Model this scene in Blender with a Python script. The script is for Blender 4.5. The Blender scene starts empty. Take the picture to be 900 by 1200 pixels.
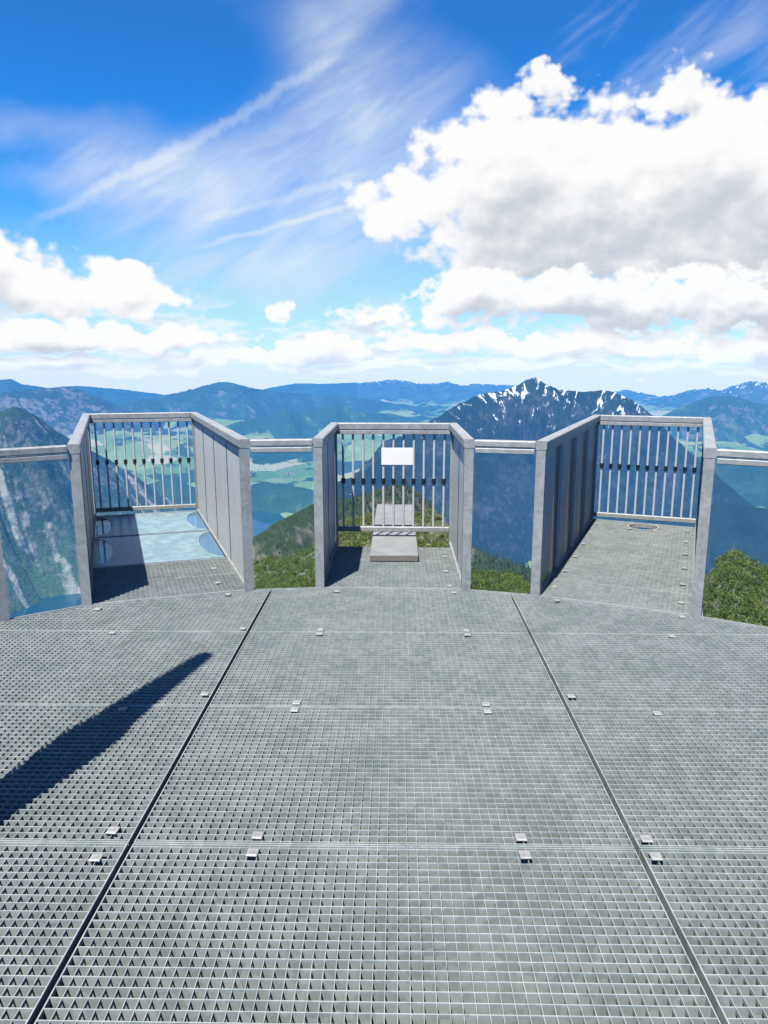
import bpy, math, random
import numpy as np
random.seed(7); RNG = np.random.default_rng(11)
R = math.radians
scn = bpy.context.scene
COL = scn.collection

# ------------------------------------------------------------------ survey of the place
# the viewpoint: eye height 1.6 m over the deck, 11.4 deg down, focal length 850/900 of the frame width
FPX, PITCH, YAW, EYE = 850.0, R(11.407), R(0.9436), 1.6
def ray(u, v):
    a = (u - 450) / FPX; b = (600 - v) / FPX
    c, s = math.cos(PITCH), math.sin(PITCH)
    x, y, z = a, c + b * s, -s + b * c
    cy, sy = math.cos(YAW), math.sin(YAW)
    return x * cy - y * sy, x * sy + y * cy, z
def bearing(u, v):                     # azimuth (deg right of +Y) and elevation (deg)
    x, y, z = ray(u, v)
    return math.degrees(math.atan2(x, y)), math.degrees(math.atan2(z, math.hypot(x, y)))
def survey(u, v, dist):
    if dist > 10000: dist = 10000 + (dist - 10000) * 1.1
    return sight(u, v, dist)
def sight(u, v, dist):                 # a landmark sighted at (u, v) and lying dist metres away on the map
    x, y, z = ray(u, v); k = dist / math.hypot(x, y)
    return np.array([x * k, y * k, EYE + z * k])

# ------------------------------------------------------------------ object helpers
def link(name, verts, faces, mat=None, parent=None, smooth=False, uv=None):
    me = bpy.data.meshes.new(name)
    verts = np.asarray(verts, dtype=np.float64)
    me.from_pydata(verts.tolist() if len(verts) < 200000 else verts, [], faces if isinstance(faces, list) else faces.tolist())
    if smooth: me.polygons.foreach_set('use_smooth', np.ones(len(me.polygons), dtype=bool))
    me.update()
    o = bpy.data.objects.new(name, me); COL.objects.link(o)
    if mat: me.materials.append(mat)
    if parent: o.parent = parent
    return o
def tag(o, label=None, cat=None, group=None, kind=None):
    if label: o['label'] = label
    if cat: o['category'] = cat
    if group: o['group'] = group
    if kind: o['kind'] = kind
    return o
def empty(name, loc=(0, 0, 0), rz=0):
    o = bpy.data.objects.new(name, None); COL.objects.link(o)
    o.location = loc; o.rotation_euler = (0, 0, rz); o.empty_display_size = .1
    return o
BOXF = [(0, 3, 2, 1), (4, 5, 6, 7), (0, 1, 5, 4), (1, 2, 6, 5), (2, 3, 7, 6), (3, 0, 4, 7)]
class MB:
    def __init__(s): s.v = []; s.f = []
    def hexa(s, p8):
        b = len(s.v); s.v += [tuple(p) for p in p8]; s.f += [tuple(b + i for i in q) for q in BOXF]
    def box(s, x0, x1, y0, y1, z0, z1):
        s.hexa([(x0, y0, z0), (x1, y0, z0), (x1, y1, z0), (x0, y1, z0), (x0, y0, z1), (x1, y0, z1), (x1, y1, z1), (x0, y1, z1)])
    def beam(s, p, q, w, z0, z1):      # a horizontal bar from p to q, w wide, between two heights
        p = np.array(p[:2], float); q = np.array(q[:2], float); d = q - p; L = np.hypot(*d)
        if L < 1e-6: return
        d /= L; n = np.array([-d[1], d[0]]) * w / 2
        c = [p - n, q - n, q + n, p + n]
        if (d[0] * n[1] - d[1] * n[0]) < 0: c = c[::-1]
        s.hexa([(*k, z0) for k in c] + [(*k, z1) for k in c])
    def bevbeam(s, p, q, w, z0, z1, b=.006):   # the same with chamfered long edges
        p = np.array(p[:2], float); q = np.array(q[:2], float); d = q - p; L = np.hypot(*d); d /= L
        n = np.array([-d[1], d[0]]); h = w / 2
        prof = [(-h + b, z0), (h - b, z0), (h, z0 + b), (h, z1 - b), (h - b, z1), (-h + b, z1), (-h, z1 - b), (-h, z0 + b)]
        base = len(s.v)
        for e in (p, q):
            for a, z in prof: s.v.append((e[0] + n[0] * a, e[1] + n[1] * a, z))
        for i in range(8):
            j = (i + 1) % 8; s.f.append((base + i, base + 8 + i, base + 8 + j, base + j))
        s.f.append(tuple(base + i for i in range(8))); s.f.append(tuple(base + 15 - i for i in range(8)))
    def cyl(s, x, y, z0, z1, r, n=10):
        base = len(s.v)
        for z in (z0, z1):
            for i in range(n):
                a = 2 * math.pi * i / n; s.v.append((x + r * math.cos(a), y + r * math.sin(a), z))
        for i in range(n):
            j = (i + 1) % n; s.f.append((base + i, base + j, base + n + j, base + n + i))
        s.f.append(tuple(base + n - 1 - i for i in range(n))); s.f.append(tuple(base + n + i for i in range(n)))
    def build(s, name, mat, parent=None): return link(name, s.v, s.f, mat, parent)

# ------------------------------------------------------------------ node helpers
class NT:
    def __init__(s, tree): s.t = tree; s.n = tree.nodes; s.l = tree.links
    def new(s, t, **kw):
        n = s.n.new(t)
        for k, v in kw.items(): setattr(n, k, v)
        return n
    def put(s, sock, v):
        if isinstance(v, bpy.types.NodeSocket): s.l.new(v, sock)
        elif v is not None: sock.default_value = v
    def m(s, op, a, b=None, c=None, clamp=False):
        n = s.new('ShaderNodeMath', operation=op, use_clamp=clamp)
        s.put(n.inputs[0], a); s.put(n.inputs[1], b); s.put(n.inputs[2], c); return n.outputs[0]
    def smooth(s, x, lo, hi, a=0.0, b=1.0):
        n = s.new('ShaderNodeMapRange', interpolation_type='SMOOTHSTEP')
        for i, v in enumerate((x, lo, hi, a, b)): s.put(n.inputs[i], v)
        return n.outputs[0]
    def lin(s, x, lo, hi, a=0.0, b=1.0):
        n = s.new('ShaderNodeMapRange')
        for i, v in enumerate((x, lo, hi, a, b)): s.put(n.inputs[i], v)
        return n.outputs[0]
    def vec(s, x=0.0, y=0.0, z=0.0):
        n = s.new('ShaderNodeCombineXYZ'); s.put(n.inputs[0], x); s.put(n.inputs[1], y); s.put(n.inputs[2], z); return n.outputs[0]
    def scale(s, v, k):
        n = s.new('ShaderNodeVectorMath', operation='MULTIPLY'); s.put(n.inputs[0], v); s.put(n.inputs[1], k if not isinstance(k, (int, float)) else (k, k, k)); return n.outputs[0]
    def noise(s, v, scale, detail=4.0, rough=.55, dist=0.0, out='Fac', dim='3D'):
        n = s.new('ShaderNodeTexNoise', noise_dimensions=dim); s.put(n.inputs['Vector'], v); s.put(n.inputs['Scale'], scale)
        s.put(n.inputs['Detail'], detail); s.put(n.inputs['Roughness'], rough); s.put(n.inputs['Distortion'], dist)
        return n.outputs[0 if out == 'Fac' else 'Color']
    def mix(s, f, a, b, blend='MIX'):
        n = s.new('ShaderNodeMix', data_type='RGBA', blend_type=blend)
        s.put(n.inputs['Factor'], f)
        s.put(n.inputs[6], a if not isinstance(a, tuple) else (*a, 1)[:4]); s.put(n.inputs[7], b if not isinstance(b, tuple) else (*b, 1)[:4])
        return n.outputs[2]
def material(name):
    m = bpy.data.materials.new(name); m.use_nodes = True; m.node_tree.nodes.clear()
    t = NT(m.node_tree); out = t.new('ShaderNodeOutputMaterial'); return m, t, out
def principled(t, out, base, rough=.5, metal=0.0, spec=.5, normal=None):
    p = t.new('ShaderNodeBsdfPrincipled')
    t.put(p.inputs['Base Color'], base if not isinstance(base, tuple) else (*base, 1)); t.put(p.inputs['Roughness'], rough)
    t.put(p.inputs['Metallic'], metal); t.put(p.inputs['Specular IOR Level'], spec)
    if normal: t.put(p.inputs['Normal'], normal)
    if out: t.l.new(p.outputs[0], out.inputs['Surface'])
    return p
def bump(t, h, strength, dist):
    b = t.new('ShaderNodeBump'); t.put(b.inputs['Height'], h); b.inputs['Strength'].default_value = strength; b.inputs['Distance'].default_value = dist
    return b.outputs[0]
def position(t): return t.new('ShaderNodeNewGeometry').outputs['Position']

# ------------------------------------------------------------------ metals, glass, board
def galv(name, dark, light, scale=26, metal=.55, rough=.48, stain=.5):
    m, t, out = material(name); P = position(t)
    vo = t.new('ShaderNodeTexVoronoi'); t.put(vo.inputs['Vector'], P); vo.inputs['Scale'].default_value = scale
    sp = t.new('ShaderNodeSeparateColor'); t.l.new(vo.outputs['Color'], sp.inputs[0])
    n1 = t.noise(P, 3.1, 5, .6); n2 = t.noise(P, 48, 3, .6)
    f = t.m('ADD', t.m('MULTIPLY', sp.outputs[0], .35), t.m('ADD', t.m('MULTIPLY', n1, .75), t.m('MULTIPLY', n2, .3)))
    c = t.mix(t.smooth(f, .35, 1.05), dark, light)
    n3 = t.noise(t.scale(P, (1.0, 1.0, .35)), 7.0, 6, .65)
    c = t.mix(t.m('MULTIPLY', t.smooth(n3, .56, .74), stain), c, (.46, .45, .41))
    n4 = t.noise(P, 1.3, 3, .6)
    c = t.mix(t.m('MULTIPLY', t.smooth(n4, .5, .72), .10), c, tuple(k * .55 for k in dark))
    principled(t, out, c, t.lin(n2, 0, 1, rough - .1, rough + .14), metal, .4, bump(t, n2, .12, .002)); return m
M = {}
M['grating'] = galv('galvanised grating', (.235, .277, .268), (.385, .423, .411), 30, .10, .55, .12)
M['steel'] = galv('galvanised steel', (.255, .275, .276), (.385, .403, .403), 34, .15, .45, .35)
M['sheet'] = galv('galvanised sheet', (.52, .55, .555), (.61, .635, .64), 22, .15, .45, .12)
M['clip'] = galv('bright clip steel', (.33, .33, .32), (.46, .46, .44), 60, .3, .4, .2)
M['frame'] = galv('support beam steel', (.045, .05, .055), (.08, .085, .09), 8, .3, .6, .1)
m, t, out = material('black sleeve'); principled(t, out, (.012, .012, .014), .5); M['black'] = m
def perforated():
    m, t, out = material('perforated sheet'); P = t.new('ShaderNodeUVMap').outputs[0]
    sx = t.new('ShaderNodeSeparateXYZ'); t.l.new(t.scale(P, 1 / .02), sx.inputs[0])
    row = t.m('FLOOR', sx.outputs[1]); odd = t.m('MULTIPLY', t.m('MODULO', row, 2.0), .5)
    fx = t.m('SUBTRACT', t.m('FRACT', t.m('ADD', sx.outputs[0], odd)), .5); fy = t.m('SUBTRACT', t.m('FRACT', sx.outputs[1]), .5)
    hole = t.m('LESS_THAN', t.m('ADD', t.m('MULTIPLY', fx, fx), t.m('MULTIPLY', fy, fy)), .145)
    n = t.noise(position(t), 9, 4)
    p = principled(t, None, t.mix(n, (.15, .155, .17), (.24, .245, .26)), .45, .3)
    tr = t.new('ShaderNodeBsdfTransparent'); mx = t.new('ShaderNodeMixShader')
    t.put(mx.inputs[0], hole); t.l.new(p.outputs[0], mx.inputs[1]); t.l.new(tr.outputs[0], mx.inputs[2]); t.l.new(mx.outputs[0], out.inputs[0]); return m
M['perforated'] = perforated()
def glass(name, tint, dirt):
    m, t, out = material(name)
    tr = t.new('ShaderNodeBsdfTransparent'); tr.inputs[0].default_value = (*tint, 1)
    gl = t.new('ShaderNodeBsdfGlossy'); gl.inputs['Roughness'].default_value = .02
    fr = t.new('ShaderNodeFresnel'); fr.inputs[0].default_value = 1.45
    df = t.new('ShaderNodeBsdfDiffuse'); df.inputs[0].default_value = (.5, .58, .62, 1)
    P = position(t); d = t.m('MULTIPLY', t.smooth(t.noise(t.scale(P, (1, 1, .25)), 5, 6, .65), .4, .8), dirt)
    a = t.new('ShaderNodeMixShader'); t.put(a.inputs[0], t.m('ADD', d, dirt * .35)); t.l.new(tr.outputs[0], a.inputs[1]); t.l.new(df.outputs[0], a.inputs[2])
    b = t.new('ShaderNodeMixShader'); t.put(b.inputs[0], t.m('MULTIPLY', fr.outputs[0], .8)); t.l.new(a.outputs[0], b.inputs[1]); t.l.new(gl.outputs[0], b.inputs[2])
    t.l.new(b.outputs[0], out.inputs[0]); return m
M['glass'] = glass('railing glass', (.90, .965, .97), .012)
def floor_glass():
    m, t, out = material('floor glass')
    p = principled(t, None, (.20, .36, .54), .05, 0, 1.0)
    p.inputs['IOR'].default_value = 1.8
    tr = t.new('ShaderNodeBsdfTransparent'); tr.inputs[0].default_value = (.5, .8, .9, 1)
    a = t.new('ShaderNodeMixShader'); a.inputs[0].default_value = .5; t.l.new(p.outputs[0], a.inputs[1]); t.l.new(tr.outputs[0], a.inputs[2]); t.l.new(a.outputs[0], out.inputs[0]); return m
M['floor_glass'] = floor_glass()
def film():
    m, t, out = material('frosted anti-slip coating'); P = position(t)
    n = t.noise(P, 6, 7, .7, 1.2); n2 = t.noise(P, 40, 3)
    c = t.mix(t.smooth(n, .35, .7), (.15, .245, .28), (.29, .385, .41)); c = t.mix(t.m('MULTIPLY', t.smooth(n2, .55, .8), .35), c, (.38, .47, .47))
    principled(t, out, c, .3, 0, .5); return m
M['film'] = film()
def board():
    m, t, out = material('pale painted board'); P = position(t)
    n = t.noise(P, 7, 6, .65); c = t.mix(t.smooth(n, .3, .75), (.20, .212, .216), (.275, .285, .287))
    principled(t, out, c, .55, 0, .4, bump(t, t.noise(P, 60, 4), .2, .003)); return m
M['board'] = board()
m, t, out = material('raw timber edge'); P = position(t)
principled(t, out, t.mix(t.noise(t.scale(P, (4, 4, 40)), 1.5, 5), (.14, .125, .112), (.24, .215, .195)), .7); M['timber'] = m
m, t, out = material('white sign face'); P = position(t)
principled(t, out, t.mix(t.noise(P, 8, 3), (.84, .84, .83), (.90, .90, .89)), .4); M['white'] = m
m, t, out = material('shadow post wood'); P = position(t)
principled(t, out, t.mix(t.noise(t.scale(P, (9, 9, .7)), 2, 6), (.14, .12, .10), (.34, .31, .27)), .8); M['mast'] = m

# ------------------------------------------------------------------ the deck
EDGE = [(-4.75, 1.6), (-4.2, 2.75), (-3.35, 3.75), (-2.50, 4.37), (-2.10, 4.67), (-1.056, 5.03), (-.553, 5.09), (.511, 5.06), (.99, 4.94), (1.95, 4.52),
        (2.62, 4.14), (3.35, 3.62), (4.15, 2.7), (4.7, 1.6), (4.9, -.85), (-4.9, -.85)]
def clip_bar(p, d, poly):              # the stretch of the line p + t*d that lies inside a convex polygon
    t0, t1 = -1e9, 1e9; n = len(poly)
    for i in range(n):
        a, b = poly[i], poly[(i + 1) % n]
        ex, ey = b[0] - a[0], b[1] - a[1]; nx, ny = ey, -ex       # clockwise polygon: inside where n.(x-a) >= 0
        den = nx * d[0] + ny * d[1]; num = nx * (p[0] - a[0]) + ny * (p[1] - a[1])
        if abs(den) < 1e-12:
            if num < 0: return None
            continue
        k = -num / den
        if den > 0: t0 = max(t0, k)
        else: t1 = min(t1, k)
    return (t0, t1) if t1 - t0 > .004 else None
def clip_poly(poly, clip):             # Sutherland-Hodgman, both clockwise
    outp = list(poly); n = len(clip)
    for i in range(n):
        a, b = clip[i], clip[(i + 1) % n]; nx, ny = b[1] - a[1], -(b[0] - a[0]); src, outp = outp, []
        for j in range(len(src)):
            p, q = src[j - 1], src[j]
            dp = nx * (p[0] - a[0]) + ny * (p[1] - a[1]); dq = nx * (q[0] - a[0]) + ny * (q[1] - a[1])
            if (dp >= 0) != (dq >= 0):
                k = dp / (dp - dq); outp.append((p[0] + (q[0] - p[0]) * k, p[1] + (q[1] - p[1]) * k))
            if dq >= 0: outp.append(q)
        if len(outp) < 3: return []
    return outp
PITCHM = 1.0 / 30
def grating(name, poly, ang=0.0, org=(0, 0), depth=.032, hole=None, pitch=PITCHM, load_w=.0032, cross_w=.0020, ztop=0.0):
    """A pressed steel grating: flat load bars across, cross bars along, a banding bar round the edge."""
    mb = MB(); ca, sa = math.cos(ang), math.sin(ang)
    ux, uy = (ca, -sa), (sa, ca)       # across, along
    s = [(p[0] * ux[0] + p[1] * ux[1], p[0] * uy[0] + p[1] * uy[1]) for p in poly]
    o = (org[0] * ux[0] + org[1] * ux[1], org[0] * uy[0] + org[1] * uy[1])
    def run(axis, w, z1, z0):
        lo = min(q[axis] for q in s); hi = max(q[axis] for q in s)
        k = math.ceil((lo - o[axis]) / pitch + .25)
        while o[axis] + k * pitch < hi - .25 * pitch:
            c = o[axis] + k * pitch; k += 1
            base = (uy[0] * c, uy[1] * c) if axis == 1 else (ux[0] * c, ux[1] * c)
            d = ux if axis == 1 else uy
            r = clip_bar(base, d, poly)
            if not r: continue
            segs = [r]
            if hole:
                hx, hy, hr = hole; fx, fy = base[0] - hx, base[1] - hy; bq = fx * d[0] + fy * d[1]; cq = fx * fx + fy * fy - hr * hr; disc = bq * bq - cq
                if disc > 0:
                    q = math.sqrt(disc); segs = [(r[0], min(r[1], -bq - q)), (max(r[0], -bq + q), r[1])]
            for a, b in segs:
                if b - a > .004: mb.beam((base[0] + d[0] * a, base[1] + d[1] * a), (base[0] + d[0] * b, base[1] + d[1] * b), w, z0, z1)
    run(1, load_w, ztop, ztop - depth)
    run(0, cross_w, ztop - .0012, ztop - .0155)
    n = len(poly); cx = sum(p[0] for p in poly) / n; cy = sum(p[1] for p in poly) / n
    for i in range(n):
        a, b = poly[i], poly[(i + 1) % n]
        L = math.hypot(b[0] - a[0], b[1] - a[1])
        if L < .01: continue
        dx, dy = (b[0] - a[0]) / L, (b[1] - a[1]) / L; nx, ny = dy, -dx
        mb.beam((a[0] + nx * .002, a[1] + ny * .002), (b[0] + nx * .002, b[1] + ny * .002), .0038, ztop - depth - .0006 - .0002 * i, ztop + .0005 + .0002 * i)
    return mb.build(name, M['grating'])
def clip_mesh():
    mb = MB(); h = .0185
    b = .004; base = len(mb.v)
    for z, k in ((.001, h), (.004, h), (.0062, h - b)):
        mb.v += [(-k, -k * 1.05, z), (k, -k * 1.05, z), (k, k * 1.05, z), (-k, k * 1.05, z)]
    for a in (0, 4):
        for i in range(4): mb.f.append((a + i, a + (i + 1) % 4, a + 4 + (i + 1) % 4, a + 4 + i))
    mb.f.append((8, 9, 10, 11)); mb.f.append((3, 2, 1, 0))
    mb.cyl(0, 0, .0062, .0085, .009, 6)
    o = mb.build('clip', M['clip']); me = o.data; bpy.data.objects.remove(o); return me
CLIP = clip_mesh()
def add_clip(panel, x, y, rz=0.0, k=1.0):
    o = bpy.data.objects.new('clip', CLIP); COL.objects.link(o); o.parent = panel; o.location = (x, y, .0016); o.rotation_euler = (0, 0, rz); o.scale = (k, k, 1)
XS = [-4.36, -2.635, -.902, .820, 2.553, 4.28]
YS = [-.82, .19, 1.19, 2.192, 3.212, 4.20, 5.2]
COLN = ['outer left', 'left', 'middle', 'right', 'outer right']
PN = {2: 'behind', }
LAB = {
 (2, 5): 'steel grating panel ending at the threshold of the short diving board bay',
 (2, 4): 'steel grating panel in the middle lane, second back from the board bay',
 (2, 3): 'steel grating panel in the middle lane, third back from the board bay',
 (2, 2): 'large middle-lane grating panel filling the bottom of the view, nearest the viewer',
 (2, 1): 'steel grating panel in the middle lane underfoot',
 (1, 5): 'grating panel with slanting cut edge before the glass-floored bay',
 (1, 4): 'grating panel crossed by the tip of the long dark shadow',
 (1, 3): 'grating panel under the broad part of the long dark shadow',
 (1, 2): 'grating panel at the lower left corner, below the long dark shadow',
 (1, 1): 'steel grating panel beside the weathered mast foot',
 (3, 5): 'grating panel with slanting cut edge before the bay with the round hole',
 (3, 4): 'sunlit right-lane grating panel, second back from the bay with the hole',
 (3, 3): 'sunlit right-lane grating panel, third back from the bay with the hole',
 (3, 2): 'grating panel at the lower right corner beside the dark diagonal seam',
 (3, 1): 'steel grating panel in the right lane underfoot',
}
panels = {}
for i in range(5):
    for j in range(1, 6):
        if i in (0, 4) and j < 2: continue
        x0, x1 = XS[i] + .009, XS[i + 1] - .009; y0, y1 = YS[j] + .003, YS[j + 1] - .003
        poly = clip_poly([(x0, y0), (x0, y1), (x1, y1), (x1, y0)], EDGE)
        if len(poly) < 3: continue
        area = .5 * abs(sum(poly[k - 1][0] * poly[k][1] - poly[k][0] * poly[k - 1][1] for k in range(len(poly))))
        if area < .02: continue
        g = grating('grating_panel', poly, 0, ((x0 + x1) / 2 + PITCHM * .5, y0 + PITCHM * .45))
        side = 'left' if i < 2 else 'right'
        lab = LAB.get((i, j)) or 'grating panel of the outermost deck lane beyond the %s one' % side
        tag(g, lab, 'grating', 'steel grating panels of the deck'); panels[(i, j)] = g
CLIPS = [(2, 5, -.461, 4.235), (2, 5, .437, 4.235), (2, 4, -.461, 4.168), (2, 4, .437, 4.168), (2, 4, -.476, 3.246), (2, 3, -.476, 3.172), (2, 4, .436, 3.246), (2, 3, .436, 3.172),
         (1, 3, -.987, 2.255), (1, 2, -.988, 2.112), (2, 3, -.475, 2.236), (2, 2, -.475, 2.145), (2, 3, .436, 2.240), (2, 2, .434, 2.148), (3, 3, .866, 2.240), (3, 2, .867, 2.148),
         (1, 4, -.944, 3.335), (1, 3, -1.291, 3.165), (3, 4, .868, 3.340), (3, 3, 1.228, 3.165), (3, 4, 1.664, 4.160), (1, 4, -1.725, 4.165), (1, 5, -.945, 4.25),
         (1, 5, -1.99, 4.60), (2, 5, -.424, 5.02), (2, 5, .42, 5.0), (3, 5, 1.124, 4.83), (3, 5, 1.86, 4.51), (2, 2, -.475, 1.24), (2, 2, .434, 1.24), (1, 5, -1.19, 4.93)]
for i, j, x, y in CLIPS: add_clip(panels[(i, j)], x, y, random.uniform(-.06, .06))
# steel frame that carries the gratings
fr = tag(empty('deck_frame'), 'dark steel beams under the gratings, seen through the open seams', 'steel frame')
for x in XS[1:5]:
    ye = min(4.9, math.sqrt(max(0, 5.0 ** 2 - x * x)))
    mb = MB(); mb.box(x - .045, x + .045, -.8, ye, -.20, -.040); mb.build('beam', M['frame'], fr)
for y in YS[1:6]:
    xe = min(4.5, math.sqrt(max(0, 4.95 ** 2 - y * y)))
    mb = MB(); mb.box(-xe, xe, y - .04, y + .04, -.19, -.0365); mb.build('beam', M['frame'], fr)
mb = MB()
for a, b in zip(EDGE[:13], EDGE[1:14]):
    L = math.hypot(b[0] - a[0], b[1] - a[1]); dx, dy = (b[0] - a[0]) / L, (b[1] - a[1]) / L
    off = .012
    mb.beam((a[0] - dy * off, a[1] + dx * off), (b[0] - dy * off, b[1] + dx * off), .012, -.18, .006)
mb.build('edge_plate', M['steel'], fr)

# ------------------------------------------------------------------ the fingers
RH = 1.10
def finger(name, A, B, phi, LA, LB, label, gap_floor=None, perf=(), zend=.03, nbars=11, bars_top=RH - .085):
    """Railing of one bay: A, B are the front posts, the bay runs out along the bearing phi (deg right of +Y)."""
    ph = R(phi); d = np.array([math.sin(ph), math.cos(ph)]); A = np.array(A); B = np.array(B); C = A + d * LA; D = B + d * LB
    o = np.array([*(A + B) / 2, 0]); root = tag(empty(name, tuple(o)), label, 'railing', 'railed bays reaching out over the drop')
    rel = lambda p: (p[0] - o[0], p[1] - o[1])
    right = np.array([d[1], -d[0]])
    # front posts
    for P, sg in ((A, 1), (B, -1)):
        mb = MB(); q = P + d * .02
        mb.bevbeam(rel(q - right * .032), rel(q + right * .032), .06, -.16, RH - .012, .005); mb.build('post', M['steel'], root)
    # corner posts at the far end
    for P in (C, D):
        mb = MB(); mb.bevbeam(rel(P - right * .022), rel(P + right * .022), .045, -.12, RH - .064, .004); mb.build('end_post', M['steel'], root)
    # handrail: two sides and the end, mitred by butting
    for P, Q in ((A, C), (B, D)):
        mb = MB(); mb.bevbeam(rel(P - d * .012), rel(Q + d * .035), .076, RH - .062, RH, .007); mb.build('handrail', M['steel'], root)
        mb = MB(); mb.bevbeam(rel(P + d * .06), rel(Q - d * .03), .030, RH - .098, RH - .063, .003); mb.build('panel_clamp_rail', M['steel'], root)
    e = (D - C) / np.hypot(*(D - C)); ne = np.array([-e[1], e[0]])
    mb = MB(); mb.bevbeam(rel(C + e * .039), rel(D - e * .039), .074, RH - .060, RH - .001, .006); mb.build('handrail', M['steel'], root)
    mb = MB(); mb.bevbeam(rel(C + e * .024 - d * .012), rel(D - e * .024 - d * .012), .044, RH - .100, RH - .064, .003); mb.build('bar_rail', M['steel'], root)
    mb = MB(); mb.bevbeam(rel(C + e * .024), rel(D - e * .024), .040, zend, zend + .045, .004); mb.build('bottom_rail', M['steel'], root)
    # vertical bars with a black sleeve half way
    W = np.hypot(*(D - C)) - .06
    for k in range(nbars):
        p = C + e * (.03 + W * (k + .5) / nbars); x, y = rel(p)
        mb = MB(); mb.cyl(x, y, zend + .044, RH - .099,   .0105, 8); b = mb.build('bar', M['sheet'], root)
        mb = MB(); mb.cyl(x, y,   .550, .598, .0195, 8); mb.build('sleeve', M['black'], b)
    # side walls of four sheets with a flat bar over every joint
    for si, (P, Q, L) in enumerate(((A, C, LA), (B, D, LB))):
        n = 4 if L > 2 else 2; inn = right * (1 if si == 0 else -1); a0, a1 = .065, L - .03
        for k in range(n):
            s0 = a0 + (a1 - a0) * k / n + .007; s1 = a0 + (a1 - a0) * (k + 1) / n - .007
            mb = MB(); mb.beam(rel(P + d * s0), rel(P + d * s1), .004, -.02, RH - .099)
            pan = mb.build('wall_sheet', M['perforated'] if si in perf else M['sheet'], root)
            if si in perf:
                me = pan.data; uvl = me.uv_layers.new(name='UVMap')
                dd = d
                for lp in me.loops:
                    v = me.vertices[lp.vertex_index].co; uvl.data[lp.index].uv = ((v.x + o[0]) * dd[0] + (v.y + o[1]) * dd[1], v.z)
            if k:
              if si not in perf:
                q = P + d * (s0 - .007) + inn * .0035
                mb = MB(); mb.beam(rel(q - d * .009), rel(q + d * .009), .003, -.02, RH - .100); mb.build('joint_shade', M['black'], root)  # added black strip stands in for the shade line in the seam
              if si in perf:
                q = P + d * (s0 - .007) + inn * .014
                mb = MB(); mb.beam(rel(q - d * .009), rel(q + d * .009), .024, -.01, RH - .100); mb.build('joint_bar', M['sheet'], root)  # paler sheet metal stands in for sunlight on the joint bars
              q = P + d * (s0 - .007) - inn * .022
              mb = MB(); mb.beam(rel(q - d * .022), rel(q + d * .022), .030, -.10, RH - .100); mb.build('stanchion', M['steel'], root)
        # foot rail along the wall and the cantilever channel beneath it
        q = inn * .014
        mb = MB(); mb.beam(rel(P + d * .07 + q), rel(Q - d * .03 + q), .018, .001, .018); mb.build('foot_rail', M['steel'], root)
        mb = MB(); mb.bevbeam(rel(P + d * .05 - inn * .03), rel(Q - inn * .03), .05, -.30, -.115, .004); mb.build('cantilever_beam', M['steel'], root)
    return dict(A=A, B=B, C=C, D=D, d=d, right=right, root=root)
FL = finger('railed_bay', (-2.10, 4.68), (-1.056, 5.03), -21.5, 3.27, 3.2, 'long railed bay with the blue glass floor and bare sheet walls', zend=.028)
FC = finger('railed_bay', (-.553, 5.10), (.511, 5.06), 0, 1.42, 1.44, 'short railed bay with the white sign and diving board', zend=.105)
FR = finger('railed_bay', (.99, 4.94), (1.95, 4.52), 22.3, 2.90, 2.96, 'long railed bay with a round hole in its grating floor', perf=(0,), zend=.028)
def strip(F, a, b, inset=.022):         # floor quad of a bay between two distances out, clockwise
    A, B, C, D = F['A'], F['B'], F['C'], F['D']
    LA = np.hypot(*(C - A)); LB = np.hypot(*(D - B)); r = F['right'] * inset
    return [tuple(A + (C - A) * a / LA + r), tuple(A + (C - A) * b / LA + r), tuple(B + (D - B) * b / LB - r), tuple(B + (D - B) * a / LB - r)]
def bay_grating(F, a, b, label, hole=None, ang=None, pitch=PITCHM):
    poly = strip(F, a, b); A = F['A']
    g = grating('bay_grating', poly, ang, poly[0], hole=hole, pitch=pitch); tag(g, label, 'grating', 'gratings of the bay floors')
    return g, poly
aL, aC, aR = R(-21.5), 0.0, R(22.3)
g, p = bay_grating(FL, .035, .49, 'bay grating half in shade at the entrance of the glass-floored bay', ang=aL); add_clip(g, -1.33, 5.21, -aL)
g, p = bay_grating(FL, .497, .945, 'bay grating touching the blue glass floor', ang=aL); add_clip(g, -1.46, 5.6, -aL)
g, p = bay_grating(FC, .035, .80, 'bay grating at the entrance of the diving board bay', ang=aC); add_clip(g, .40, 5.55); add_clip(g, .40, 5.16)
g, p = bay_grating(FC, .807, 1.255, 'narrow bay grating under the diving board at the open gap', ang=aC); add_clip(g, .42, 6.0)
hx, hy = 2.50, 7.20
cut = [.035, .49, .97, 1.45, 1.93, 2.41, 2.89]
names = ['first bay grating at the entrance of the right-hand bay', 'second bay grating in from the entrance of the bay with the hole', 'third bay grating in from the entrance of the bay with the hole',
         'fourth bay grating in from the entrance of the bay with the hole', 'fifth bay grating, just before the one with the hole', 'last bay grating with the round viewing hole at the end rail']
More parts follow.
